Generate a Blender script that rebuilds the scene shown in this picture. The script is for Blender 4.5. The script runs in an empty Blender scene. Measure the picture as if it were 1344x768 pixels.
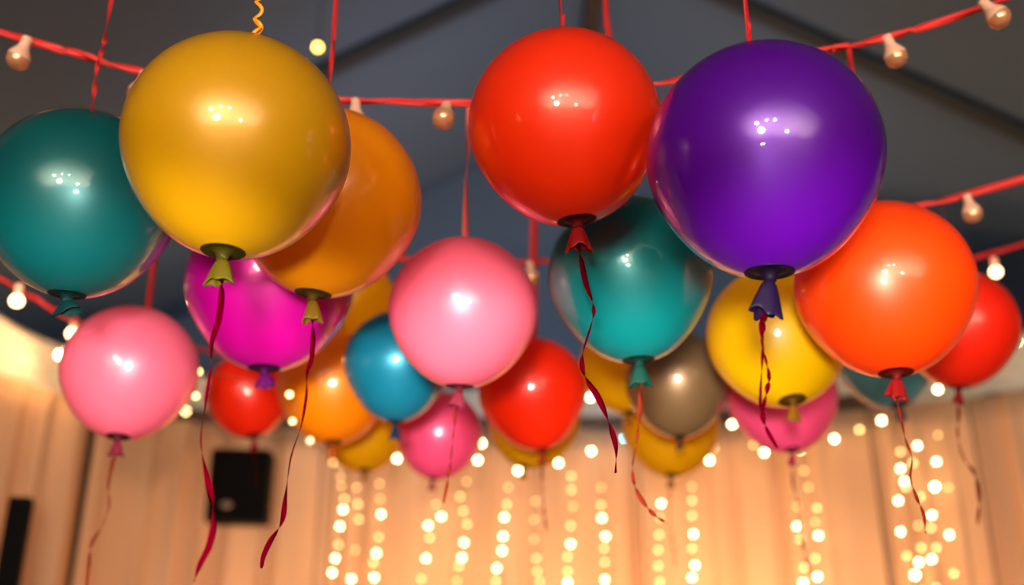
import bpy, math, random
from mathutils import Vector, Matrix
random.seed(7)
S = bpy.context.scene
C = S.collection
F = 1250.0
PITCH = math.radians(20)
CAM = Vector((0, 0, 1.5))
FW = Vector((0, math.cos(PITCH), math.sin(PITCH)))
UP = Vector((0, -math.sin(PITCH), math.cos(PITCH)))
RT = Vector((1, 0, 0))

def ray(px, py):
    return FW + RT * ((px - 672) / F) + UP * ((384 - py) / F)
def PD(px, py, D):                      # point at camera depth D
    return CAM + ray(px, py) * D
def PY(px, py, Y):                      # point in the vertical plane y = Y
    r = ray(px, py)
    return CAM + r * ((Y - CAM.y) / r.y)

# ------------------------------------------------------------------ materials
def srgb(r, g, b):
    f = lambda c: (c / 255 / 12.92) if c / 255 <= .04045 else ((c / 255 + .055) / 1.055) ** 2.4
    return (f(r), f(g), f(b), 1)
def setin(b, **kw):
    for k, v in kw.items():
        k = k.replace('_', ' ')
        if k in b.inputs: b.inputs[k].default_value = v
def mat(name, col, rough=.5, **kw):
    m = bpy.data.materials.new(name); m.use_nodes = True
    b = m.node_tree.nodes['Principled BSDF']
    b.inputs['Base Color'].default_value = col
    b.inputs['Roughness'].default_value = rough
    setin(b, **kw)
    return m
def add_bump(m, scale=40, strength=.2, dist=.002, stretch=(1, 1, 1)):
    n = m.node_tree; b = n.nodes['Principled BSDF']
    tc = n.nodes.new('ShaderNodeTexCoord'); mp = n.nodes.new('ShaderNodeMapping')
    no = n.nodes.new('ShaderNodeTexNoise'); bp = n.nodes.new('ShaderNodeBump')
    mp.inputs['Scale'].default_value = stretch
    no.inputs['Scale'].default_value = scale; no.inputs['Detail'].default_value = 4
    bp.inputs['Strength'].default_value = strength; bp.inputs['Distance'].default_value = dist
    n.links.new(tc.outputs['Object'], mp.inputs['Vector']); n.links.new(mp.outputs[0], no.inputs['Vector'])
    n.links.new(no.outputs['Fac'], bp.inputs['Height']); n.links.new(bp.outputs[0], b.inputs['Normal'])
    return m
def translucent(m, col, fac):
    n = m.node_tree; b = n.nodes['Principled BSDF']; out = n.nodes['Material Output']
    t = n.nodes.new('ShaderNodeBsdfTranslucent'); t.inputs['Color'].default_value = col
    mx = n.nodes.new('ShaderNodeMixShader'); mx.inputs[0].default_value = fac
    n.links.new(b.outputs[0], mx.inputs[1]); n.links.new(t.outputs[0], mx.inputs[2])
    n.links.new(mx.outputs[0], out.inputs['Surface'])
    return m
def emis(name, col, strength):
    m = bpy.data.materials.new(name); m.use_nodes = True
    b = m.node_tree.nodes['Principled BSDF']
    setin(b, Base_Color=(.9, .8, .6, 1), Emission_Color=col, Emission_Strength=strength)
    return m

def latex(name, c, sheen=.3, glow=.25, bright=None):
    col = srgb(*c)
    m = mat('latex_' + name, col, .38, Metallic=sheen, Coat_Weight=1, Coat_Roughness=.05, Coat_IOR=1.5,
            Specular_IOR_Level=.5)
    n = m.node_tree; b = n.nodes['Principled BSDF']
    # faint mottling of the stretched latex
    tc = n.nodes.new('ShaderNodeTexCoord'); no = n.nodes.new('ShaderNodeTexNoise'); hs = n.nodes.new('ShaderNodeHueSaturation')
    mr = n.nodes.new('ShaderNodeMapRange')
    no.inputs['Scale'].default_value = 7; no.inputs['Detail'].default_value = 3
    mr.inputs['To Min'].default_value = .93; mr.inputs['To Max'].default_value = 1.07
    hs.inputs['Color'].default_value = col
    n.links.new(tc.outputs['Object'], no.inputs['Vector']); n.links.new(no.outputs['Fac'], mr.inputs['Value'])
    n.links.new(mr.outputs[0], hs.inputs['Value']); n.links.new(hs.outputs[0], b.inputs['Base Color'])
    translucent(m, col, glow)
    return m
def latex_thick(name, c):
    return mat('thick_latex_' + name, srgb(*c), .65, Coat_Weight=.04, Coat_Roughness=.2, Specular_IOR_Level=.1)

LX = {}
def lx(key, body, thick, sheen=.3, glow=.25):
    LX[key] = (latex(key, body, sheen, glow), latex_thick(key, [c * .72 for c in thick]), latex_thick('cap_' + key, [c * .5 for c in thick]))
lx('mustard', (206, 152, 4), (84, 72, 0), .15, .25)
lx('purple', (88, 0, 158), (16, 1, 40), .35, .2)
lx('red', (250, 50, 4), (150, 10, 12), .2, .3)
lx('golden', (255, 164, 4), (104, 70, 0), .05, .5)
lx('dark_teal', (0, 88, 94), (0, 46, 50), .35, .15)
lx('magenta', (214, 0, 160), (90, 0, 90), .35, .25)
lx('pink', (255, 116, 150), (140, 30, 60), .1, .3)
lx('teal', (0, 126, 132), (0, 60, 50), .3, .25)
lx('yellow', (255, 206, 0), (140, 84, 0), .0, .5)
lx('orange_red', (250, 70, 1), (150, 12, 14), .15, .35)
lx('deep_red', (236, 34, 8), (140, 8, 14), .2, .3)
lx('hot_pink', (255, 84, 140), (160, 20, 60), .15, .35)
lx('bright_red', (255, 42, 4), (150, 10, 10), .1, .4)
lx('orange', (255, 142, 0), (190, 80, 0), .1, .4)
lx('amber', (255, 194, 2), (150, 90, 0), .0, .65)
lx('blue', (16, 130, 165), (10, 40, 70), .35, .2)
lx('brown', (128, 98, 66), (60, 34, 28), .4, .15)
lx('dusty_blue', (110, 190, 206), (60, 80, 100), .0, .35)

M_ribbon = mat('ribbon_dark_red', srgb(50, 0, 6), .9, Specular_IOR_Level=0)
M_ribbon_red = translucent(mat('ribbon_red', srgb(190, 24, 28), .6), srgb(190, 24, 28), .2)
M_ribbon_pink = translucent(mat('ribbon_coral', srgb(232, 98, 88), .45), srgb(232, 98, 88), .3)
M_ribbon_gold = mat('ribbon_gold', srgb(250, 150, 20), .35, Coat_Weight=.3)
M_ribbon_copper = mat('ribbon_copper', srgb(92, 26, 14), .9, Specular_IOR_Level=0)
M_cord = mat('festoon_cord_red', srgb(205, 34, 32), .55)
M_sock = translucent(mat('bulb_socket_peach', srgb(238, 190, 165), .5), srgb(230, 160, 120), .2)
M_glass = mat('bulb_glass', srgb(235, 200, 160), .06, Transmission_Weight=.75, IOR=1.4, Coat_Weight=.6)
M_mirror = mat('bulb_gold_coating', srgb(224, 158, 116), .16, Metallic=.5, Coat_Weight=.8)
M_lit = emis('lit_bulb', (1, .68, .3, 1), 7)
E_bright = emis('fairy_bulb_bright', (1, .74, .36, 1), 32)
E_mid = emis('fairy_bulb_medium', (1, .68, .22, 1), 7)
E_dim = emis('fairy_bulb_faint', (1, .62, .18, 1), 4)
E_blue = emis('fairy_bulb_blue', (.2, .8, 1, 1), 26)
E_glow = emis('lantern_bulb', (1, .66, .28, 1), 60)
M_wire = mat('clear_wire', srgb(170, 130, 90), .4, Transmission_Weight=.6)
M_curt = add_bump(translucent(mat('curtain_voile', srgb(208, 164, 132), .9, Specular_IOR_Level=.1), srgb(208, 164, 132), .12), 60, .3, .002, (1, 1, .1))
M_valance = add_bump(translucent(mat('valance_white', srgb(226, 216, 204), .8), srgb(220, 205, 185), .2), 30, .2, .002)
M_roof = add_bump(mat('tent_lining', (.062, .105, .19, 1), .75), 3, .35, .03)
M_beam = mat('rafter_dark', (.018, .024, .036, 1), .6)
M_ridge = mat('ridge_brown', srgb(52, 40, 34), .6)
M_post = mat('gable_post_grey', (.32, .35, .38, 1), .6)
M_rail = mat('rail_dark_brown', srgb(70, 46, 28), .6)
M_bounce = add_bump(mat('bounce_white', srgb(240, 232, 220), .8), 12, .3, .02, (1, 1, .1))  # unseen front wall, made white to reflect fill onto the balloons
M_wall = add_bump(mat('wall_dark', srgb(52, 40, 34), .8), 8, .3, .01)
M_floor = add_bump(mat('floor_boards', srgb(110, 82, 60), .5), 20, .2, .003, (1, 8, 1))
M_blk = add_bump(mat('speaker_black', srgb(8, 6, 6), .8, Specular_IOR_Level=.1), 200, .2, .001)
M_grille = add_bump(mat('speaker_grille', srgb(7, 5, 5), .9, Specular_IOR_Level=.1), 400, .5, .002)
M_badge = mat('badge_grey', srgb(120, 96, 88), .4, Metallic=.4)

# ------------------------------------------------------------------ object helpers
def link(name, verts, faces, m, parent=None, smooth=True, origin=None):
    """verts in world space; parent is an Empty with a plain location."""
    off = parent.location if parent is not None else (origin if origin is not None else Vector((0, 0, 0)))
    me = bpy.data.meshes.new(name)
    me.from_pydata([tuple(Vector(v) - Vector(off)) for v in verts], [], faces)
    me.materials.append(m)
    if smooth:
        for p in me.polygons: p.use_smooth = True
    me.update()
    o = bpy.data.objects.new(name, me); C.objects.link(o)
    if parent is not None: o.parent = parent
    else: o.location = off
    return o
def sub(o, parent):                      # third level: parent is a child mesh whose own location is zero
    o.parent = parent; return o
def thing(name, loc, label, cat, group=None):
    e = bpy.data.objects.new(name, None); C.objects.link(e)
    e.location = loc; e.empty_display_size = .05
    e['label'] = label; e['category'] = cat
    if group: e['group'] = group
    return e
def struct(o):
    o['kind'] = 'structure'; return o

def frame_of(ax):
    ax = ax.normalized()
    a = Vector((0, 0, 1)) if abs(ax.z) < .9 else Vector((1, 0, 0))
    u = a.cross(ax).normalized(); v = ax.cross(u).normalized()
    return u, v
def revolve(prof, origin, axis, n=64, xs=1.0, wob=None, u=None, closed=True):
    """prof: list of (radius, height along axis)"""
    axis = axis.normalized()
    if u is None: u, v = frame_of(axis)
    else:
        u = (u - axis * u.dot(axis)).normalized(); v = axis.cross(u).normalized()
    V, Fc, rings = [], [], []
    for i, (r, h) in enumerate(prof):
        if r < 1e-7:
            rings.append([len(V)]); V.append(origin + axis * h)
        else:
            rg = []
            for k in range(n):
                a = 2 * math.pi * k / n
                rr, dh = (r, 0) if wob is None else (r * (1 + wob(i, a)[0]), wob(i, a)[1])
                rg.append(len(V)); V.append(origin + axis * (h + dh) + u * rr * math.cos(a) + v * rr * xs * math.sin(a))
            rings.append(rg)
    for A, B in zip(rings, rings[1:]):
        if len(A) == 1 and len(B) == 1: continue
        for k in range(n):
            k2 = (k + 1) % n
            if len(A) == 1: Fc.append((A[0], B[k], B[k2]))
            elif len(B) == 1: Fc.append((A[k], B[0], A[k2]))
            else: Fc.append((A[k], B[k], B[k2], A[k2]))
    return V, Fc
def catmull(pts, n=10):
    pts = [Vector(p) for p in pts]
    P = [pts[0] * 2 - pts[1]] + pts + [pts[-1] * 2 - pts[-2]]
    out = []
    for i in range(1, len(P) - 2):
        p0, p1, p2, p3 = P[i - 1:i + 3]
        for k in range(n):
            t = k / n
            out.append(.5 * ((2 * p1) + (p2 - p0) * t + (2 * p0 - 5 * p1 + 4 * p2 - p3) * t * t + (-p0 + 3 * p1 - 3 * p2 + p3) * t ** 3))
    out.append(P[-2]); return out
def sweep_flat(pts, w, th, twist, phase=0.0, taper=None):
    """a flat ribbon of real thickness; twist(s) gives the roll angle at fraction s"""
    V, Fc = [], []; n = len(pts)
    for i, p in enumerate(pts):
        t = (pts[min(i + 1, n - 1)] - pts[max(i - 1, 0)]).normalized()
        side = RT - t * RT.dot(t)
        if side.length < .2: side = Vector((0, 0, 1)) - t * t.z
        side.normalize(); nn = t.cross(side)
        a = twist(i / (n - 1)) + phase
        s2 = side * math.cos(a) + nn * math.sin(a); n2 = t.cross(s2)
        ww = w * (taper(i / (n - 1)) if taper else 1)
        for sx, sy in ((-1, -1), (1, -1), (1, 1), (-1, 1)):
            V.append(p + s2 * (sx * ww / 2) + n2 * (sy * th / 2))
    for i in range(n - 1):
        for k in range(4):
            a, b = i * 4 + k, i * 4 + (k + 1) % 4
            Fc.append((a, b, b + 4, a + 4))
    Fc.append((0, 3, 2, 1)); e = (n - 1) * 4; Fc.append((e, e + 1, e + 2, e + 3))
    return V, Fc
def tube(pts, r, n=8):
    V, Fc = [], []; m = len(pts)
    u = None
    for i, p in enumerate(pts):
        t = (pts[min(i + 1, m - 1)] - pts[max(i - 1, 0)]).normalized()
        if u is None: u, v = frame_of(t)
        else:
            u = (u - t * u.dot(t)).normalized(); v = t.cross(u)
        for k in range(n):
            a = 2 * math.pi * k / n
            V.append(p + (u * math.cos(a) + v * math.sin(a)) * r)
    for i in range(m - 1):
        for k in range(n):
            a, b = i * n + k, i * n + (k + 1) % n
            Fc.append((a, b, b + n, a + n))
    Fc.append(tuple(range(n))[::-1]); Fc.append(tuple((m - 1) * n + k for k in range(n)))
    return V, Fc
def boxm(c, s, rz=0, bev=0):
    R = Matrix.Rotation(rz, 3, 'Z'); hx, hy, hz = s[0] / 2, s[1] / 2, s[2] / 2
    if bev <= 0:
        V = [Vector(c) + R @ Vector((x * hx, y * hy, z * hz)) for z in (-1, 1) for x, y in ((-1, -1), (1, -1), (1, 1), (-1, 1))]
        return V, [(3, 2, 1, 0), (4, 5, 6, 7), (0, 1, 5, 4), (1, 2, 6, 5), (2, 3, 7, 6), (3, 0, 4, 7)]
    # chamfered vertical edges + chamfered top and bottom
    def loop(hx, hy, b):
        return [(-hx + b, -hy), (hx - b, -hy), (hx, -hy + b), (hx, hy - b), (hx - b, hy), (-hx + b, hy), (-hx, hy - b), (-hx, -hy + b)]
    V = []
    for z, ins in ((-hz, bev), (-hz + bev, 0), (hz - bev, 0), (hz, bev)):
        for x, y in loop(hx - ins, hy - ins, bev): V.append(Vector(c) + R @ Vector((x, y, z)))
    Fc = [tuple(range(8))[::-1], tuple(range(24, 32))]
    for i in range(3):
        for k in range(8):
            a, b = i * 8 + k, i * 8 + (k + 1) % 8
            Fc.append((a, b, b + 8, a + 8))
    return V, Fc
def join(*parts):
    V, Fc = [], []
    for v, f in parts:
        o = len(V); V += list(v); Fc += [tuple(i + o for i in q) for q in f]
    return V, Fc

# ------------------------------------------------------------------ the tent
RX, RZ, SL = .8, 7.5, .57
def roof_z(x): return RZ - SL * abs(x - RX)
XL, XR, YB, YF, EZ = RX - 7.02, RX + 7.02, 10.2, -7.0, 3.5
def slab(a, b, c, d, t, n):
    V = [Vector(q) for q in (a, b, c, d)]; V += [v + Vector(n) * t for v in V]
    return V, [(0, 1, 2, 3), (7, 6, 5, 4), (0, 4, 5, 1), (1, 5, 6, 2), (2, 6, 7, 3), (3, 7, 4, 0)]
def roof_side(xa, sgn):
    # sagging fabric panels between the rafters
    V, Fc = [], []; ny, nx = 120, 12
    for j in range(ny + 1):
        y = YF + (YB - YF) * j / ny
        for i in range(nx + 1):
            f = i / nx; x = RX + (xa - RX) * f
            sag = .07 * math.sin(math.pi * f) * abs(math.sin(math.pi * (y - 1.0) / 3.0))
            V.append(Vector((x, y, roof_z(x) - sag)))
    for j in range(ny):
        for i in range(nx):
            a = j * (nx + 1) + i; Fc.append((a, a + 1, a + nx + 2, a + nx + 1))
    k = len(V); V += [v + Vector((0, 0, .12)) for v in V]
    Fc += [tuple(q + k for q in f)[::-1] for f in list(Fc)]
    return V, Fc
for nm, xa in (('ceiling', XL), ('ceiling', XR)):
    V, Fc = roof_side(xa, 1)
    struct(link(nm, V, Fc, M_roof, origin=Vector((RX, 0, 5))))
# floor
V, Fc = boxm(((XL + XR) / 2, (YB + YF) / 2, -.05), (XR - XL + .2, YB - YF + .2, .1))
struct(link('floor', V, Fc, M_floor, smooth=False))
# walls
for nm, x in (('wall_left', XL - .05), ('wall_right', XR + .05)):
    V, Fc = boxm((x, (YB + YF) / 2, EZ / 2 + .02), (.1, YB - YF + .2, EZ + .04)); struct(link(nm, V, Fc, M_wall, smooth=False))
for nm, y, m in (('wall_back', YB + .05, M_roof), ('wall_front', YF - .05, M_bounce)):
    V = []
    for yy in (y - .05, y + .05):
        V += [Vector((XL - .1, yy, 0)), Vector((XR + .1, yy, 0)), Vector((XR + .1, yy, EZ)), Vector((RX, yy, RZ + .1)), Vector((XL - .1, yy, EZ))]
    Fc = [(0, 1, 2, 3, 4), (9, 8, 7, 6, 5)] + [(k, (k + 1) % 5 + 0, (k + 1) % 5 + 5, k + 5) for k in range(5)]
    struct(link(nm, V, Fc, m, smooth=False))
# rafters, ridge, gable post
tn = 0
for y in (-5, -2, 1, 4, 7):
    parts = []
    for xa in (XL, XR):
        d = Vector((xa - RX, 0, roof_z(xa) - RZ)); L = d.length; d.normalize(); nrm = Vector((0, 1, 0)).cross(d).normalized()
        if nrm.z > 0: nrm = -nrm
        a = Vector((RX, y, RZ)); pr = []
        for p in (a, a + d * L):
            for sy, sn in ((-.07, .0), (.07, .0), (.07, .10), (-.07, .10)): pr.append(p + Vector((0, sy, 0)) + nrm * sn)
        parts.append((pr, [(0, 1, 2, 3), (7, 6, 5, 4), (0, 4, 5, 1), (1, 5, 6, 2), (2, 6, 7, 3), (3, 7, 4, 0)]))
    V, Fc = join(*parts); tn += 1
    struct(link('trim_%d' % tn, V, Fc, M_beam, smooth=False))
V, Fc = boxm((RX, (YB + YF) / 2, RZ - .13), (.16, YB - YF - .02, .2)); tn += 1
struct(link('trim_%d' % tn, V, Fc, M_ridge, smooth=False))
pp = PY(872, 60, 10.05); pz = roof_z(pp.x)
V, Fc = boxm((pp.x, 10.08, pz / 2), (.11, .13, pz)); tn += 1
struct(link('trim_%d' % tn, V, Fc, M_post, smooth=False))

# ------------------------------------------------------------------ curtain line
POLY = [(-5.9, 3.6), (-4.9, 5.2), (-3.95, 7.0), (-3.45, 8.2), (-2.75, 8.9), (-1.4, 9.1), (.8, 9.1), (2.1, 8.75), (3.0, 8.25), (4.1, 7.55), (5.2, 6.2), (6.3, 4.4)]
RAILZ = 3.40
PL = catmull([Vector((x, y, 0)) for x, y in POLY], 24)
ARC = [0]
for a, b in zip(PL, PL[1:]): ARC.append(ARC[-1] + (b - a).length)
def along(s):
    s = max(0, min(ARC[-1] - 1e-6, s))
    import bisect
    i = bisect.bisect_right(ARC, s) - 1
    f = (s - ARC[i]) / (ARC[i + 1] - ARC[i])
    p = PL[i].lerp(PL[i + 1], f)
    t = (PL[min(i + 2, len(PL) - 1)] - PL[max(i - 1, 0)]).normalized()
    return p, t, Vector((t.y, -t.x, 0))        # normal towards the camera side
def hit(px, py, off=0.0):
    """where the sight line meets the curtain, moved towards the room by off; also the arc length"""
    r = ray(px, py); best = None
    for i in range(len(PL) - 1):
        a, b = PL[i], PL[i + 1]
        d = b - a; den = r.x * d.y - r.y * d.x
        if abs(den) < 1e-9: continue
        t = ((a.x) * d.y - (a.y) * d.x) / den
        s = (r.x * a.y - r.y * a.x) / -den if False else None
        q = Vector((r.x * t, r.y * t, 0)); u = (q - a).dot(d) / d.dot(d)
        if t > 0 and -1e-6 <= u <= 1 + 1e-6:
            s = ARC[i] + u * d.length
            nrm = along(s)[2]
            t2 = t * (1 - off / max(.1, -(Vector((r.x, r.y, 0)).normalized().dot(nrm)) * Vector((r.x, r.y, 0)).length * t))
            return CAM + r * t2, s
    raise ValueError((px, py))

def curtain(s0, s1, label, pitch, amp, seed, lean=0):
    rnd = random.Random(seed)
    ph = [rnd.uniform(0, 6.28) for _ in range(6)]
    n = int((s1 - s0) / .012); nz = 14; V, Fc = [], []
    for j in range(nz + 1):
        f = j / nz; z = .02 + (RAILZ - .02) * (1 - f)
        for i in range(n + 1):
            s = s0 + (s1 - s0) * i / n
            p, t, nn = along(s)
            w = 2 * math.pi / pitch
            ww = s * w + 1.6 * math.sin(s * w * .23 + ph[0]) + .5 * math.sin(s * w * .61 + ph[1])
            a = amp * (.55 + .45 * math.sin(s * w * .17 + ph[2])) * (.55 + .45 * f)
            d = a * math.sin(ww) + .35 * a * math.sin(2.1 * ww + ph[3] + f * .8) + .25 * amp * math.sin(s * w * .31 + ph[4] + f * 1.5)
            V.append(Vector((p.x, p.y, z)) + nn * d)
    for j in range(nz):
        for i in range(n):
            a = j * (n + 1) + i; Fc.append((a, a + 1, a + n + 2, a + n + 1))
    k = len(V); off = [V[i] for i in range(k)]
    m = along((s0 + s1) / 2); o = Vector((m[0].x, m[0].y, 0))
    ob = link('curtain_panel', V, Fc, M_curt, origin=o)
    sm = ob.modifiers.new('cloth', 'SOLIDIFY'); sm.thickness = .003; sm.offset = 0
    ob['label'] = label; ob['category'] = 'curtain'; ob['group'] = 'pleated curtain panels along the back'
    return ob
sL = hit(112, 640)[1]; s2 = hit(420, 640)[1]; s3 = hit(840, 640)[1]; s4 = hit(1150, 640)[1]; s5 = hit(1290, 640)[1]
curtain(.05, sL - .025, 'tan pleated curtain at far left behind the black column speaker', .34, .11, 1)
curtain(sL + .025, s2 - .005, 'tan pleated curtain behind the square black speaker, right of dark gap', .34, .11, 2)
curtain(s2 + .005, s3 - .005, 'glowing peach curtain behind the middle rows of hanging fairy lights', .22, .065, 3)
curtain(s3 + .005, s4 - .005, 'peach pleated curtain behind the right-hand pink balloon, with few lights', .28, .075, 4)
curtain(s4 + .005, s5 - .01, 'golden lit curtain behind the dense cluster of fairy lights at right', .28, .075, 5)
curtain(s5 + .01, ARC[-1] - .05, 'shaded brown curtain with deep folds at far right edge', .38, .11, 6)
# rail and backing
V, Fc = [], []
def strip(z0, z1, o0, o1, s0=.02, s1=None, n=160, zf=None):
    s1 = s1 or ARC[-1] - .02; V, Fc = [], []
    for i in range(n + 1):
        s = s0 + (s1 - s0) * i / n; p, t, nn = along(s); dz = zf(s) if zf else 0
        for o, z in ((o0, z0), (o1, z0), (o1, z1), (o0, z1)): V.append(Vector((p.x, p.y, z + (dz if z == z1 else 0))) + nn * o)
    for i in range(n):
        for k in range(4):
            a, b = i * 4 + k, i * 4 + (k + 1) % 4; Fc.append((a, b, b + 4, a + 4))
    Fc.append((0, 3, 2, 1)); e = n * 4; Fc.append((e, e + 1, e + 2, e + 3))
    return V, Fc
V, Fc = strip(RAILZ - .02, RAILZ + .15, -.16, -.06, hit(235, 560)[1], hit(1140, 540)[1]); struct(link('trim_8', V, Fc, M_rail, smooth=False))
V, Fc = strip(0, RAILZ + .1, -.30, -.2); struct(link('wall_partition', V, Fc, M_wall, smooth=False))
# swagged white valance above the rail
V, Fc = [], []; nn_, nz = 420, 10; sA = hit(235, 560)[1] - .5; sB = hit(1140, 540)[1] + .5
for j in range(nz + 1):
    f = j / nz
    for i in range(nn_ + 1):
        s = .05 + (ARC[-1] - .1) * i / nn_; p, t, nr = along(s)
        ph = (s / 1.9) % 1; sw = 4 * ph * (1 - ph)
        z0 = RAILZ + .20 - .10 * sw - .16 * (1 - max(0, min(1, (s - sA) / .8)) * max(0, min(1, (sB - s) / .8))); z1 = RAILZ + .62 - .16 * sw
        z = z0 + (z1 - z0) * f
        d = -.12 + .04 * math.sin(s * 9) * (1 - abs(2 * f - 1)) + .02 * math.sin(f * 22 + 3 * sw) - .10 * f
        V.append(Vector((p.x, p.y, z)) + nr * d)
for j in range(nz):
    for i in range(nn_):
        a = j * (nn_ + 1) + i; Fc.append((a, a + nn_ + 1, a + nn_ + 2, a + 1))
vo = link('valance', V, Fc, M_valance, origin=Vector((0, 9, RAILZ)))
md = vo.modifiers.new('cloth', 'SOLIDIFY'); md.thickness = .004
vo['label'] = 'off-white swagged fabric valance running above the curtain rail'; vo['category'] = 'valance'

# ------------------------------------------------------------------ balloons
def sphere_pt(cpos, rad, px, py):
    """point of the sphere (centre, rad) seen at pixel (px, py), the nearer one; else the closest approach"""
    r = ray(px, py); o = CAM - cpos
    a = r.dot(r); b = 2 * r.dot(o); c = o.dot(o) - rad * rad
    disc = b * b - 4 * a * c
    if disc > 0:
        return CAM + r * ((-b - math.sqrt(disc)) / (2 * a))
    p = CAM + r * (-b / (2 * a)); return cpos + (p - cpos).normalized() * rad

ROOTS = {}
def balloon(key, color, cx, cy, rpx, D, neck, skirt, sw, label, k=1.04, string=None, smat=None, swid=.008, roof=False,
            curl=None, ribbons=(), rwid=.0075, rmat=None, stwist=5, pear=.03, disc=.19):
    mb, mt, mc = LX[color]
    R = rpx / F * D; Cn = PD(cx, cy, D)
    N = sphere_pt(Cn, R * k, *neck)
    ax = (N - Cn).normalized()                    # from centre to neck
    B = PY(skirt[0], skirt[1], N.y); sk = (B - N)
    root = thing('latex_balloon', B, label, 'balloon', 'balloons hanging from strings')
    # body
    prof = []
    n = 56; tend = math.pi - math.asin(disc)
    for i in range(n + 1):
        t = tend * i / n
        rr = R * math.sin(t); h = -R * math.cos(t)
        if t > math.pi / 2:
            f = (t - math.pi / 2) / (tend - math.pi / 2)
            h *= 1 + (k / math.cos(math.asin(disc)) - 1) * f ** 1.5
            rr *= 1 - pear * math.sin(math.pi * f) ** 2
        prof.append((rr if i else 0, h))
    V, Fc = revolve(prof, Cn, ax, 96)
    link('body', V, Fc, mb, root)
    # thick latex cap round the neck: a small lip, a shallow dish and the stem
    q = R * disc; hz = R * k
    cap = [(q * .96, hz - .03 * R), (q * 1.0, hz - .004 * R), (q * 1.015, hz + .002 * R), (q * .985, hz + .008 * R), (q * .80, hz - .004 * R), (q * .5, hz + .006 * R),
           (q * .34, hz + .03 * R), (q * .27, hz + .055 * R), (q * .25, hz + .085 * R), (0, hz + .09 * R)]
    V, Fc = revolve(cap, Cn, ax, 64)
    link('neck_cap', V, Fc, mc, root)
    # knot and flared tail
    L = sk.length; d = sk.normalized(); W = sw / F * D / 2 * 1.0
    base = N + ax * (.05 * R)
    d = (B - base).normalized(); L = (B - base).length
    rs = random.Random(key)
    kr = min(R * .062, W * .42)
    a1, a2, a3 = rs.uniform(0, 6.28), rs.uniform(0, 6.28), rs.uniform(0, 6.28)
    kn = []
    for i in range(13):
        a = math.pi * i / 12
        kn.append((max(1e-9, kr * .95 * math.sin(a)) if 0 < i < 12 else 0, kr * .55 * (1 - math.cos(a)) - kr * .2))
    V1 = revolve(kn, base, d, 28, wob=lambda i, a: (.10 * math.sin(3 * a + a1), .05 * kr * math.sin(2 * a)))
    link('knot', V1[0], V1[1], mt, root)
    h0 = kr * .6
    pr = []; m = 9
    for i in range(m + 1):
        f = i / m; pr.append((kr * .8 + (W - kr * .8) * (f ** .62), h0 + (L - h0) * f))
    for i in range(m + 1):                       # inside wall, back up
        f = 1 - i / m; pr.append(((kr * .8 + (W - kr * .8) * (f ** .62)) * .93, h0 + (L - h0) * f + .0005))
    def wb(i, a):
        f = i / m if i <= m else 1 - (i - m - 1) / m
        return (f * (.16 * math.sin(3 * a + a2) + .10 * math.sin(5 * a + a3)), f * L * (.09 * math.sin(2 * a + a1) + .05 * math.sin(5 * a + a2)))
    V2 = revolve(pr, base, d, 48, xs=.62, wob=wb, u=RT)
    link('tail', V2[0], V2[1], mt, root)
    # suspension string
    T = Cn - ax * R
    if string:
        pts = [PY(x, y, T.y) for x, y in string]
        pts[0] = PY(string[0][0], string[0][1] + 14, T.y)
        if roof:
            e = pts[-1].copy(); z = roof_z(e.x) - .08
            pts += [Vector((e.x, e.y, e.z + (z - e.z) * f)) for f in (.25, .5, .75, 1)]
        if curl:
            dn = catmull(pts, 40); out = []; acc = 0; last = dn[0]
            # even steps along the path, wave fading out higher up
            for p in dn:
                seg = (p - last).length; m_ = max(1, int(seg / .0035))
                for q_ in range(m_ if seg > 0 else 0):
                    acc += seg / m_
                    g = max(0, min(1, (.45 - acc) / .15)); w_ = acc / .034 * 2 * math.pi
                    out.append(last.lerp(p, (q_ + 1) / m_) + (RT * math.sin(w_) + Vector((0, .6, 0)) * math.cos(w_)) * curl * g)
                last = p
            V, Fc = sweep_flat(out, swid, .0007, lambda s: 0)
        else:
            V, Fc = sweep_flat(catmull(pts, 14), swid, .0007, lambda s: stwist * s * math.pi)
        link('hanging_string', V, Fc, smat or M_ribbon_red, root)
    for ri, rb in enumerate(ribbons):
        Y = B.y
        pts = [base + d * (L * .75)] + [PY(x, y, Y) for x, y in rb]
        tw = rs.uniform(2.0, 3.0)
        V, Fc = sweep_flat(catmull(pts, 12), rwid * 1.3, .0006, lambda s: .4 + 2.6 * math.sin(s * tw * math.pi * 1.3 + ri),
                           taper=lambda s: .75 + .25 * math.sin(s * 9 + 1))
        link('ribbon', V, Fc, rmat or M_ribbon, root)
    return root

balloon(1, 'mustard', 313, 191, 146, 1.50, (293, 330), (290, 371), 36, 'large mustard yellow balloon in the foreground hanging from a curly gold ribbon', k=1.03,
        string=[(338, 50), (339, 25), (341, 0)], roof=True, curl=.0058, smat=M_ribbon_gold, swid=.006,
        ribbons=[[(291, 385), (287, 420), (278, 450), (276, 490), (270, 530), (264, 570), (266, 600), (275, 640), (281, 680), (275, 715), (263, 740), (254, 763)]])
balloon(2, 'purple', 1001.5, 208, 152, 1.48, (1010, 357), (1005, 413), 38, 'large glossy purple balloon in the foreground at right', k=1.035, disc=.205,
        string=[(985, 57), (983, 38), (980, 20), (978, 0)], roof=True, swid=.009,
        ribbons=[[(999, 425), (1001, 450), (1000, 480), (998, 525), (1001, 545), (1007, 565), (1020, 588)],
                 [(1003, 425), (1000, 445), (1004, 468), (1009, 490), (1008, 505), (1003, 530), (1002, 545)]], rwid=.006)
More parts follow.
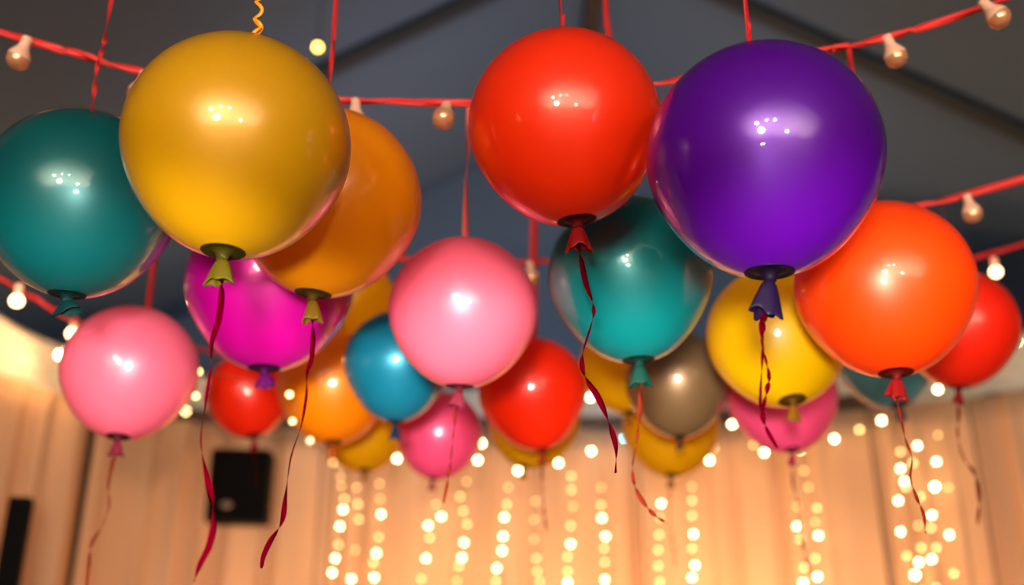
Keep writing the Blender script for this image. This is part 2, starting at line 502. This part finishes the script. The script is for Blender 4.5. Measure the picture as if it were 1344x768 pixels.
balloon(3, 'red', 741, 166, 126.5, 1.78, (757, 289), (760, 327), 32, 'large red balloon in the foreground between the mustard and purple balloons', k=1.03, disc=.2,
        string=[(738, 40), (739, 20), (735, 0)], roof=True, swid=.008,
        ribbons=[[(763, 342), (769, 372), (778, 398), (779, 412), (775, 430), (766, 460), (764, 480), (771, 500), (785, 522), (798, 552), (808, 585), (808, 621)]], rwid=.009)
balloon(4, 'golden', 430, 264, 122.5, 1.90, (411, 385), (410, 422), 25, 'golden orange balloon tucked behind the mustard yellow one', k=1.035,
        string=[(433, 160), (433, 105), (438, 50), (441, 0)], roof=True, swid=.010,
        ribbons=[[(411, 440), (409, 470), (403, 490), (402, 520), (395, 560), (382, 600), (375, 650), (370, 685), (355, 710), (346, 730), (343, 746)]], rwid=.008)
balloon(5, 'dark_teal', 106, 264, 122, 1.84, (88, 386), (90, 410), 36, 'dark teal balloon cut off by the left edge', k=1.04,
        string=[(121, 140), (127, 92), (137, 55), (146, 0)], roof=True, swid=.010, stwist=14)
balloon(6, 'magenta', 355, 375, 108, 2.35, (347, 483), (349, 507), 26, 'magenta balloon below the mustard and golden orange balloons', k=1.04, pear=.05,
        string=[(357, 275), (370, 200), (383, 130)], swid=.01)
balloon(7, 'pink', 608, 408, 97.5, 2.17, (603, 507), (598, 534), 24, 'light pink balloon in the middle hanging from the upper light cord', k=1.03,
        string=[(610, 313), (612, 240), (615, 180), (616, 136)], smat=M_ribbon_pink, swid=.014, stwist=1.2,
        ribbons=[[(597, 550), (595, 570), (592, 600), (588, 630), (582, 660)]], rwid=.006, rmat=M_ribbon_copper)
balloon(8, 'teal', 826.5, 364, 108, 2.08, (838, 472), (841, 506), 28, 'teal balloon right of centre, partly behind the large red and purple ones', k=1.04, pear=.06,
        string=[(822, 262), (812, 150), (797, 28), (795, 0)], roof=True, swid=.014, stwist=.3,
        ribbons=[[(840, 530), (838, 560), (834, 590), (830, 615), (834, 640), (845, 660), (858, 675), (872, 685)]], rmat=M_ribbon_copper, rwid=.008)
balloon(9, 'yellow', 1020, 441, 91.5, 2.45, (1040, 525), (1041, 551), 18, 'bright yellow balloon below the large purple balloon', k=1.03,
        string=[(1015, 360), (1003, 280), (992, 110)], swid=.012)
balloon(10, 'orange_red', 1159.5, 377, 113.5, 1.98, (1176, 489), (1177, 522), 28, 'orange red balloon right of the purple balloon', k=1.04,
        string=[(1150, 268), (1135, 170), (1120, 107), (1114, 62)], swid=.012, stwist=1,
        ribbons=[[(1181, 540), (1188, 575), (1197, 602), (1195, 628), (1204, 655), (1212, 675), (1215, 700)]], rwid=.006, rmat=M_ribbon_copper)
balloon(11, 'deep_red', 1256, 429, 75.5, 2.96, (1258, 508), (1258, 529), 14, 'deep red balloon at the right edge behind the orange red one', k=1.05,
        string=[(1248, 358), (1243, 320), (1235, 266)], swid=.02, stwist=.4,
        ribbons=[[(1258, 545), (1257, 572), (1264, 600), (1279, 622), (1285, 655), (1283, 690)]], rmat=M_ribbon_copper, rwid=.009)
balloon(12, 'pink', 171, 487, 86, 2.60, (155, 573), (152, 598), 18, 'pink balloon at lower left below the dark teal balloon', k=1.05, disc=.17,
        string=[(192, 404), (199, 365), (206, 320), (212, 274)], smat=M_ribbon_red, swid=.017, stwist=.4,
        ribbons=[[(147, 612), (142, 640), (143, 665), (134, 690), (120, 715), (116, 745), (113, 775)]], rmat=M_ribbon_copper, rwid=.007)
balloon(13, 'bright_red', 327, 517, 55, 4.00, (333, 572), (334, 590), 10, 'small bright red balloon below the magenta one, in front of the square speaker', k=1.06,
        string=[(327, 468), (330, 463)], swid=.01, ribbons=[[(335, 610), (336, 625), (338, 640)]], rwid=.006)
balloon(14, 'orange', 438, 507, 73, 3.50, (437, 580), (436, 603), 11, 'orange balloon left of the blue balloon, below the magenta one', k=1.05, disc=.15,
        string=[(445, 440), (450, 420)], swid=.01)
balloon(15, 'amber', 478, 560, 57, 4.30, (478, 617), (478, 630), 8, 'small amber balloon peeking out below the orange one', k=1.06, disc=.13,
        string=[(478, 508), (479, 492)])
balloon(16, 'blue', 521.5, 478, 70, 3.00, (519, 553), (518, 577), 15, 'blue balloon half hidden behind the central light pink one', k=1.08, pear=.06, disc=.16,
        string=[(527, 412), (531, 375), (536, 338)], swid=.012)
balloon(17, 'hot_pink', 577, 570, 56, 4.00, (568, 628), (567, 643), 9, 'small hot pink balloon below the central light pink one', k=1.06, disc=.13,
        string=[(578, 520), (579, 487)])
balloon(18, 'bright_red', 699, 514, 71, 3.17, (712, 590), (711, 608), 9, 'red balloon low in the middle, right of the light pink one', k=1.09, pear=.06, disc=.12,
        string=[(699, 440), (700, 400), (700, 340), (701, 285), (702, 200)], smat=M_ribbon_red, swid=.03, stwist=.2,
        ribbons=[[(712, 640), (714, 670), (718, 700)]], rmat=M_ribbon_copper, rwid=.006)
balloon(19, 'amber', 700, 551, 61, 3.75, (687, 612), (687, 628), 9, 'amber balloon almost hidden behind the low middle red one', k=1.06, disc=.13,
        string=[(700, 495), (700, 480)])
balloon(20, 'amber', 823, 479, 62, 3.60, (826, 541), (826, 556), 8, 'amber balloon between the low red and the brown balloons', k=1.05, disc=.13,
        string=[(823, 425), (822, 339)])
balloon(21, 'brown', 889.5, 503, 68, 3.20, (892, 573), (893, 590), 9, 'brown balloon below the teal balloon right of centre', k=1.07, pear=.05, disc=.12,
        string=[(890, 440), (889, 425)], swid=.01)
balloon(22, 'amber', 880, 560, 63, 4.10, (881, 623), (880, 640), 10, 'yellow balloon peeking out below the brown balloon', k=1.06, disc=.13, string=[(881, 505), (881, 458)],
        ribbons=[[(878, 665), (879, 690), (884, 720), (887, 750)]], rmat=M_ribbon_copper, rwid=.006)
balloon(23, 'hot_pink', 1026, 521, 71, 3.30, (1040, 590), (1039, 610), 10, 'pink balloon behind the bright yellow one at right', k=1.06, disc=.13, string=[(1027, 456), (1028, 428)],
        ribbons=[[(1041, 635), (1048, 665), (1050, 695), (1056, 725), (1064, 755)]], rmat=M_ribbon_copper, rwid=.007)
balloon(24, 'dusty_blue', 1160, 473, 60, 3.75, (1180, 531), (1184, 552), 14, 'dusty blue balloon peeking out below the orange red one', k=1.06, string=[(1160, 418), (1159, 387)])
balloon(25, 'amber', 454, 400, 67, 4.00, (455, 467), (455, 480), 9, 'amber balloon glimpsed between the golden orange and blue balloons', k=1.05, string=[(458, 340), (462, 330)],
        disc=.13)

# ------------------------------------------------------------------ red cords with bulbs
def bulb_mesh(sz):
    """bulb along -Z from the cord; sz = glass diameter"""
    r = sz / 2
    sock = [(0, .1 * r), (r * .40, .08 * r), (r * .46, -.05 * r), (r * .44, -.5 * r), (r * .50, -.9 * r), (r * .62, -1.15 * r), (r * .80, -1.42 * r), (r * .93, -1.7 * r), (r * .99, -1.95 * r)]
    gl = [(r * .99, -1.95 * r), (r * 1.0, -2.1 * r)]
    for i in range(1, 9):
        a = math.pi / 2 * i / 8; gl.append((r * math.cos(a) if i < 8 else 0, -2.1 * r - r * .95 * math.sin(a)))
    return sock, gl
def local_mesh(name, V, Fc, m):
    me = bpy.data.meshes.new(name); me.from_pydata([tuple(v) for v in V], [], Fc); me.materials.append(m)
    for p in me.polygons: p.use_smooth = True
    return me
Z0 = Vector((0, 0, 0))
sock, gl = bulb_mesh(.05)
up_ = Vector((0, 0, 1))
ME_sock = local_mesh('bulb', *revolve(sock, Z0, up_, 32), M_sock)
ME_tip = local_mesh('coated_tip', *revolve(gl, Z0, up_, 32), M_mirror)
lit_s = [(0, .02), (.012, .018), (.014, 0), (.012, -.022)]
ME_lsock = local_mesh('socket', *revolve(lit_s, Z0, up_, 16), M_sock)
ME_lglass = local_mesh('lit_glass', *revolve([(0, .0)] + [(.021 * math.sin(math.pi * i / 12), -.021 + .021 * math.cos(math.pi * i / 12)) for i in range(1, 12)] + [(0, -.042)], Z0, up_, 20), M_lit)
def place(me, name, loc, parent, rot=(0, 0, 0), scale=1):
    o = bpy.data.objects.new(name, me); C.objects.link(o); o.parent = parent
    o.location = loc; o.rotation_euler = rot; o.scale = (scale,) * 3
    return o
def festoon(name, label, pix, w, bulbs, lits, twists, cordmat=M_cord, double=True):
    pts = [PD(x, y, D) for x, y, D in pix]
    # run the ends on to the tent walls
    def toward(a, b, n):                         # extend a beyond along b->a, rising
        d = (a - b).normalized(); out = []
        step = 1.1
        q = a.copy()
        for i in range(n):
            d = (d + Vector((0, 0, .02))).normalized(); q = q + d * step
            if not (XL + .05 < q.x < XR - .05): break
            if q.z > roof_z(q.x) - .15: break
            out.append(q.copy())
        return out
    pts = toward(pts[0], pts[1], 8)[::-1] + pts + toward(pts[-1], pts[-2], 8)
    root = thing(name, pts[len(pts) // 2], label, 'string lights')
    cm = catmull(pts, 26)
    V, Fc = sweep_flat(cm, w, w * .30, lambda s: twists * math.pi * s)
    if double:
        off = [p + Vector((0, 0, w * .35 * math.sin(i * .21))) + Vector((0, w * .3 * math.cos(i * .21), 0)) for i, p in enumerate(cm)]
        V, Fc = join((V, Fc), tube(off, w * .20, 8))
    link('cord', V, Fc, cordmat, root)
    for x, y, D, rx, ry in bulbs:
        p = PD(x, y, D) - root.location
        b = place(ME_sock, 'bulb', p, root, (rx, ry, 0))
        t = bpy.data.objects.new('coated_tip', ME_tip); C.objects.link(t); t.parent = b
    for x, y, D in lits:
        p = PD(x, y, D) - root.location + Vector((0, 0, .021))
        b = place(ME_lsock, 'bulb_socket', p + Vector((0, 0, .018)), root)
        t = bpy.data.objects.new('lit_glass', ME_lglass); C.objects.link(t); t.parent = b; t.location = (0, 0, -.018)
    return root
festoon('festoon_lights', 'upper red cord with unlit peach bulbs, passing behind the large balloons',
        [(0, 42, 2.10), (100, 70, 2.12), (190, 95, 2.14), (320, 120, 2.15), (450, 132, 2.15), (615, 135, 2.13), (740, 130, 2.16), (865, 110, 2.16), (1000, 86, 2.14), (1075, 68, 2.1), (1180, 45, 2.1), (1290, 10, 2.1)], .017,
        [(37, 50, 2.10, .12, .32), (191, 95, 2.14, .2, .25), (467, 131, 2.15, .1, 0), (586, 139, 2.1, -.5, .08), (1163, 48, 2.1, .12, -.34), (1289, 2, 2.05, -.12, -.5)], [], 22)
festoon('festoon_lights', 'middle red cord sagging behind the pink and teal balloons with a bulb at right',
        [(-60, 190, 2.75), (0, 212, 2.75), (100, 245, 2.8), (230, 280, 2.82), (350, 312, 2.84), (520, 339, 2.85), (700, 342, 2.85), (850, 338, 2.8), (1000, 320, 2.7), (1100, 299, 2.62), (1200, 273, 2.55), (1344, 235, 2.5)], .021,
        [(695, 343, 2.85, .15, -.1), (1268, 256, 2.5, .1, -.2)], [], 12)
festoon('festoon_lights', 'lower red cord with small lit bulbs, seen at both side edges',
        [(0, 366, 3.1), (45, 391, 3.2), (100, 422, 3.35), (180, 445, 4.0), (257, 457, 4.45), (330, 474, 4.7), (450, 490, 4.7), (700, 480, 4.6), (900, 455, 4.4), (1040, 425, 4.2), (1150, 390, 4.0), (1270, 342, 3.7), (1344, 320, 3.5)], .017,
        [], [(22, 395, 3.1), (95, 438, 3.35), (1307, 357, 3.6)], 10, cordmat=M_cord)

# ------------------------------------------------------------------ fairy lights on the curtain
def ico(r):
    return revolve([(0, r)] + [(r * math.sin(math.pi * i / 6), r * math.cos(math.pi * i / 6)) for i in range(1, 6)] + [(0, -r)], Z0, up_, 10)
RB = .0135
ME_b = {k: local_mesh('bulb', *ico(RB * s), m) for k, m, s in (('b', E_bright, 1), ('m', E_mid, 1), ('d', E_dim, 1), ('u', E_blue, 1.25), ('g', E_glow, 1.3))}
def strand(label, blist, top=None, name='fairy_light_strand', off=.13):
    P = [hit(x, y, off)[0] for x, y, _ in blist]
    lo = P[-1]
    root = thing(name, Vector((P[0].x, P[0].y, RAILZ)), label, 'fairy lights', 'fairy light strands hanging on the curtain')
    t0 = Vector((P[0].x, P[0].y, RAILZ + .02)); _, s = hit(blist[0][0], blist[0][1]); _, _, nr = along(s)
    pts = [t0 - nr * .10, t0] if t0.z > P[0].z + .05 else []
    pts += P + [Vector((lo.x, lo.y, lo.z - .4)), Vector((lo.x, lo.y, max(.1, lo.z - .9)))]
    V, Fc = tube(catmull(pts, 5), .0016, 5); link('wire', V, Fc, M_wire, root)
    for p, (x, y, k) in zip(P, blist): place(ME_b[k], 'bulb', p - root.location, root)
    # bulbs further down the strand, below the picture
    for i in range(3):
        place(ME_b['m'], 'bulb', Vector((lo.x, lo.y, lo.z - .22 * (i + 1))) - root.location, root)
ST = [
 ('leftmost warm fairy light strand hanging below the orange balloon', [(447, 610, 'd'), (447, 626, 'd'), (448, 638, 'd'), (452, 655, 'm'), (450, 669, 'b'), (446, 691, 'b'), (444, 715, 'm'), (440, 733, 'b'), (436, 752, 'b')]),
 ('short fairy light strand between the leftmost strand and the next', [(468, 640, 'd'), (470, 662, 'm'), (471, 682, 'm'), (466, 722, 'd'), (461, 760, 'b')]),
 ('fairy light strand on the curtain below the small amber balloon', [(498, 635, 'd'), (499, 655, 'd'), (500, 675, 'b'), (497, 705, 'm'), (494, 726, 'b'), (490, 738, 'm'), (491, 758, 'b')]),
 ('fairy light strand on the curtain directly below the small hot pink balloon', [(572, 662, 'd'), (579, 678, 'b'), (562, 690, 'b'), (564, 706, 'm'), (559, 733, 'b'), (553, 760, 'm')]),
 ('dense fairy light strand right of the small hot pink balloon', [(612, 632, 'd'), (604, 652, 'm'), (608, 671, 'm'), (613, 688, 'm'), (609, 712, 'b'), (606, 732, 'b'), (602, 743, 'm'), (600, 763, 'd')]),
 ('fairy light strand on the curtain below left of the low red balloon', [(667, 640, 'd'), (665, 662, 'm'), (662, 679, 'b'), (660, 704, 'b'), (659, 723, 'b'), (652, 746, 'b'), (651, 763, 'm')]),
 ('faint fairy light strand directly below the low red balloon', [(703, 658, 'd'), (701, 682, 'd'), (701, 708, 'd'), (704, 733, 'm'), (705, 750, 'm'), (708, 764, 'm')]),
 ('bright fairy light strand just right of the low red balloon', [(750, 625, 'm'), (750, 643, 'm'), (752, 665, 'd'), (749, 690, 'm'), (749, 714, 'b'), (745, 731, 'm'), (745, 750, 'm'), (745, 765, 'b')]),
 ('fairy light strand left of the yellow balloon below the brown one', [(789, 640, 'd'), (789, 663, 'm'), (790, 680, 'b'), (795, 704, 'b'), (793, 720, 'm'), (794, 738, 'm'), (794, 761, 'b')]),
 ('fairy light strand directly below the yellow balloon under the brown one', [(868, 661, 'b'), (866, 680, 'd'), (865, 702, 'm'), (864, 722, 'm'), (864, 743, 'm'), (866, 764, 'm')]),
 ('fairy light strand just right of the yellow balloon under the brown one', [(908, 639, 'd'), (908, 657, 'm'), (908, 677, 'm'), (910, 701, 'b'), (908, 720, 'm'), (912, 742, 'b'), (908, 758, 'b')]),
 ('fairy light strand right of the pink balloon at right', [(1055, 618, 'd'), (1061, 640, 'd'), (1072, 667, 'm'), (1070, 685, 'd'), (1074, 703, 'b'), (1070, 733, 'm'), (1073, 757, 'b')]),
 ('short fairy light strand directly below the pink balloon at right', [(1046, 665, 'd'), (1046, 691, 'b'), (1050, 708, 'm'), (1055, 745, 'm'), (1054, 765, 'b')]),
 ('left fairy light strand in the dense cluster at right', [(1182, 593, 'm'), (1182, 615, 'b'), (1187, 632, 'b'), (1179, 657, 'b'), (1182, 698, 'b'), (1190, 730, 'm'), (1201, 755, 'g')]),
 ('middle fairy light strand in the dense cluster at right', [(1204, 585, 'b'), (1198, 608, 'm'), (1189, 640, 'm'), (1208, 652, 'm'), (1205, 690, 'd'), (1209, 719, 'm'), (1206, 738, 'b')]),
 ('right fairy light strand in the dense cluster at right', [(1231, 571, 'd'), (1229, 606, 'b'), (1227, 639, 'g'), (1223, 676, 'b'), (1222, 693, 'm'), (1229, 719, 'm'), (1223, 734, 'b')]),
 ('sparse fairy light strand at the right end of the cluster', [(1245, 640, 'd'), (1246, 702, 'b'), (1252, 753, 'm')]),
]
for l, b in ST: strand(l, b)
def swag(label, blist, off=.2):
    P = [hit(x, y, off)[0] for x, y, _ in blist]
    root = thing('light_garland', P[0], label, 'string lights')
    V, Fc = tube(catmull(P, 8), .0022, 6); link('wire', V, Fc, M_wire, root)
    for p, (x, y, k) in zip(P, blist): place(ME_b[k], 'bulb', p - root.location, root, scale=1.25)
swag('garland of round white bulbs draped across the top of the curtain',
     [(78, 466, 'g'), (150, 500, 'm'), (200, 530, 'm'), (244, 540, 'b'), (300, 560, 'm'), (407, 578, 'd'), (437, 607, 'd'), (521, 602, 'b'), (575, 612, 'm'), (627, 604, 'b'), (680, 618, 'b'), (733, 608, 'b'),
      (776, 592, 'b'), (821, 575, 'u'), (870, 600, 'b'), (931, 604, 'b'), (1003, 594, 'b'), (1050, 590, 'b'), (1095, 576, 'b'), (1128, 564, 'm'), (1157, 552, 'b'), (1231, 511, 'b'), (1290, 478, 'm'), (1335, 448, 'b')])
G = [(244, 540, 3.5, 'm'), (257, 520, 3.45, 'm'), (261, 488, 3.4, 'm'), (380, 518, 3.12, 'm'), (384, 553, 3.1, 'd'), (407, 578, 3.1, 'd')]
P = [PD(x, y, D) for x, y, D, _ in G]
root = thing('light_garland', P[0], 'short garland of bulbs from beside the lower left pink balloon to below the magenta one', 'string lights')
V, Fc = tube(catmull([PD(232, 470, 4.4)] + P + [PD(425, 600, 4.0)], 8), .0012, 6); link('wire', V, Fc, M_wire, root)
for p, (x, y, D, k) in zip(P, G): place(ME_b[k], 'bulb', p - root.location, root, scale=.7)
# single bulb under the roof
bp_ = PD(417, 62, 7.2)
root = thing('hanging_bulb', bp_, 'single glowing yellow bulb hanging under the dark tent roof', 'lamp')
V, Fc = tube([bp_ + Vector((0, 0, .03)), Vector((bp_.x, bp_.y, roof_z(bp_.x) - .06))], .004, 8); link('wire', V, Fc, M_blk, root)
V, Fc = revolve(lit_s, bp_ + Vector((0, 0, .035)), up_, 20); link('socket', V, Fc, M_blk, root)
V, Fc = revolve([(0, .03)] + [(.03 * math.sin(math.pi * i / 10), .03 * math.cos(math.pi * i / 10)) for i in range(1, 10)] + [(0, -.03)], bp_, up_, 24)
link('glass', V, Fc, emis('yellow_bulb', (1, .72, .08, 1), 9), root)
swag('short garland of bulbs between the low red balloon and the pink one at right',
     [(632, 582, 'b'), (700, 550, 'm'), (775, 522, 'b'), (860, 560, 'm'), (937, 588, 'd'), (961, 557, 'b'), (989, 584, 'd')], .3)

# ------------------------------------------------------------------ loudspeakers
c = PD(316, 640, 8.2); w, h, dp = .50, .615, .34
root = thing('loudspeaker', Vector((c.x, c.y, c.z - h / 2)), 'square black loudspeaker mounted in front of the curtain at left', 'speaker')
rz = .12
def rot_pt(c, x, y, z, rz):
    R = Matrix.Rotation(rz, 3, 'Z'); return Vector(c) + R @ Vector((x, y, z))
V, Fc = boxm(c, (w, dp, h), rz, .02); link('cabinet', V, Fc, M_blk, root, smooth=False)
V, Fc = boxm(rot_pt(c, 0, -dp / 2 - .004, 0, rz), (w - .05, .012, h - .05), rz); link('grille', V, Fc, M_grille, root, smooth=False)
bp = rot_pt(c, -.075, -dp / 2 - .012, -.17, rz)
bd = revolve([(0, 0), (.05, 0), (.05, .006), (0, .007)], bp, Vector((math.sin(rz), -math.cos(rz), 0)), 32, xs=.6, u=RT); o = link('badge', bd[0], bd[1], M_badge, root); o['label'] = 'small oval grey badge'
V1 = boxm(rot_pt(c, 0, dp / 2 + .08, .1, rz), (.08, .2, .06), rz); V2 = boxm(rot_pt(c, 0, dp / 2 + .2, 0, rz), (.05, .05, .4), rz)
# stand-off bracket tied to a truss upright behind the curtain
yb = along(hit(316, 640)[1])[0].y
V1 = boxm(rot_pt(c, 0, dp / 2 + .15, .1, rz), (.06, .34, .05), rz)
link('bracket', V1[0], V1[1], M_blk, root, smooth=False)

tp = PY(29, 654, 4.9); hh = tp.z
root = thing('column_speaker', Vector((tp.x, tp.y, 0)), 'tall slim black column loudspeaker at the lower left edge', 'speaker')
V, Fc = boxm((tp.x, tp.y, hh / 2 + .45), (.105, .13, hh - .9), .35, .008); link('cabinet', V, Fc, M_blk, root, smooth=False)
q = Matrix.Rotation(.35, 3, 'Z') @ Vector((0, -.067, 0))
V, Fc = boxm((tp.x + q.x, tp.y + q.y, hh / 2 + .45), (.085, .008, hh - .96), .35); link('grille', V, Fc, M_grille, root, smooth=False)
V, Fc = boxm((tp.x, tp.y, .225), (.36, .42, .45), .35, .02); link('base_cabinet', V, Fc, M_blk, root, smooth=False)
V, Fc = tube([Vector((tp.x, tp.y, .44)), Vector((tp.x, tp.y, .92))], .02, 16); link('pole', V, Fc, M_blk, root)

# ------------------------------------------------------------------ light
W = bpy.data.worlds.new('World'); S.world = W; W.use_nodes = True
W.node_tree.nodes['Background'].inputs[0].default_value = (.5, .55, .7, 1)
W.node_tree.nodes['Background'].inputs[1].default_value = .05
def lamp(name, kind, loc, target, power, col, size, cone=None, blend=.5):
    l = bpy.data.lights.new(name, kind); l.energy = power; l.color = col
    l.shadow_soft_size = size
    if kind == 'SPOT': l.spot_size = math.radians(cone); l.spot_blend = blend
    o = bpy.data.objects.new(name, l); C.objects.link(o); o.location = loc
    if target is not None:
        o.rotation_euler = (Vector(target) - Vector(loc)).to_track_quat('-Z', 'Y').to_euler()
    return o
# party lamps in the hall behind the photographer
lamp('key_fill_spot', 'SPOT', (-1.3, -3.6, 2.35), (.0, 2.2, 2.2), 200, (1, .80, .58), .13, 62, .6)
lamp('key_fill_spot', 'SPOT', (-.55, -3.8, 2.55), (.1, 2.2, 2.2), 90, (1, .86, .72), .035, 62, .6)
lamp('key_fill_spot', 'SPOT', (.1, -3.5, 2.5), (.1, 2.2, 2.2), 60, (.9, .92, 1), .03, 62, .6)
# added fill spots beside the camera, aimed low to brighten the far balloons
lamp('far_fill', 'SPOT', (-.13, -.25, 1.58), (-1.55, 4.0, 1.15), 520, (1, .9, .76), .085, 50, .15)
lamp('far_fill', 'SPOT', (-.02, -.25, 1.58), (1.6, 4.0, 1.15), 480, (1, .9, .76), .085, 50, .15)
lamp('key_fill_spot', 'SPOT', (.9, -3.0, 1.55), (0, 2.0, 2.2), 170, (1, .82, .6), .09, 56, .5)  # added fill for the shaded golden balloon
lamp('soft_fill', 'SPOT', (-.75, -2.7, 1.75), (0, 2.0, 2.15), 230, (1, .84, .64), .22, 50, .5)  # added soft fill on the balloon fronts, out of view
# added spots behind the camera, bouncing soft fill off the whitened front wall
for dx in (-3, 0, 3):
    lamp('bounce_spot', 'SPOT', (dx + .8, -4.3, 1.2), (dx + .8, -7.0, 2.2), 2000, (1, .86, .68), .1, 110, .8)
lamp('far_fill', 'SPOT', (-.08, -.25, 1.60), (.0, 4.0, 1.15), 520, (1, .9, .76), .085, 46, .2)  # third added fill spot, for the middle balloons
# added warm fill spots, out of view at the foot of the curtain
for x, y, tx, ty, p in ((-1.9, 6.6, -3.6, 7.6, 28), (-2.4, 8.2, -1.0, 9.1, 150), (-.9, 8.3, .4, 9.1, 290), (1.9, 7.6, .6, 9.0, 350), (1.2, 8.2, 2.6, 8.5, 70), (2.4, 7.6, 3.3, 7.9, 130), (3.9, 6.5, 2.9, 8.2, 110)):
    lamp('curtain_fill', 'SPOT', (x, y, .3), (tx, ty, 2.3), p, (1, .56, .25), .06, 130, .9)
# added cool fill that lightens the roof lining
lamp('roof_fill', 'SPOT', (.5, 6.3, 3.3), (-.3, 9.0, 6.0), 150, (.62, .8, 1), .3, 140, 1.0)
lamp('valance_lamp', 'POINT', hit(66, 446, .22)[0], None, 17, (1, .56, .22), .04)

# ------------------------------------------------------------------ camera
cd = bpy.data.cameras.new('camera'); co = bpy.data.objects.new('camera', cd); C.objects.link(co)
co.location = CAM; co.rotation_euler = (math.radians(90) + PITCH, 0, 0)
cd.sensor_width = 36; cd.lens = F / 1344 * 36
cd.dof.use_dof = True; cd.dof.focus_distance = 1.58; cd.dof.aperture_fstop = 1.4
cd.clip_end = 100
S.camera = co
S.view_settings.view_transform = 'Standard'; S.view_settings.look = 'None'
S.view_settings.gamma = 1; S.view_settings.exposure = .13; S.view_settings.use_curve_mapping = False
S.cycles.use_denoising = True
S.cycles.max_bounces = 10; S.cycles.diffuse_bounces = 5; S.cycles.transmission_bounces = 8; S.cycles.glossy_bounces = 4
S.cycles.sample_clamp_indirect = 6
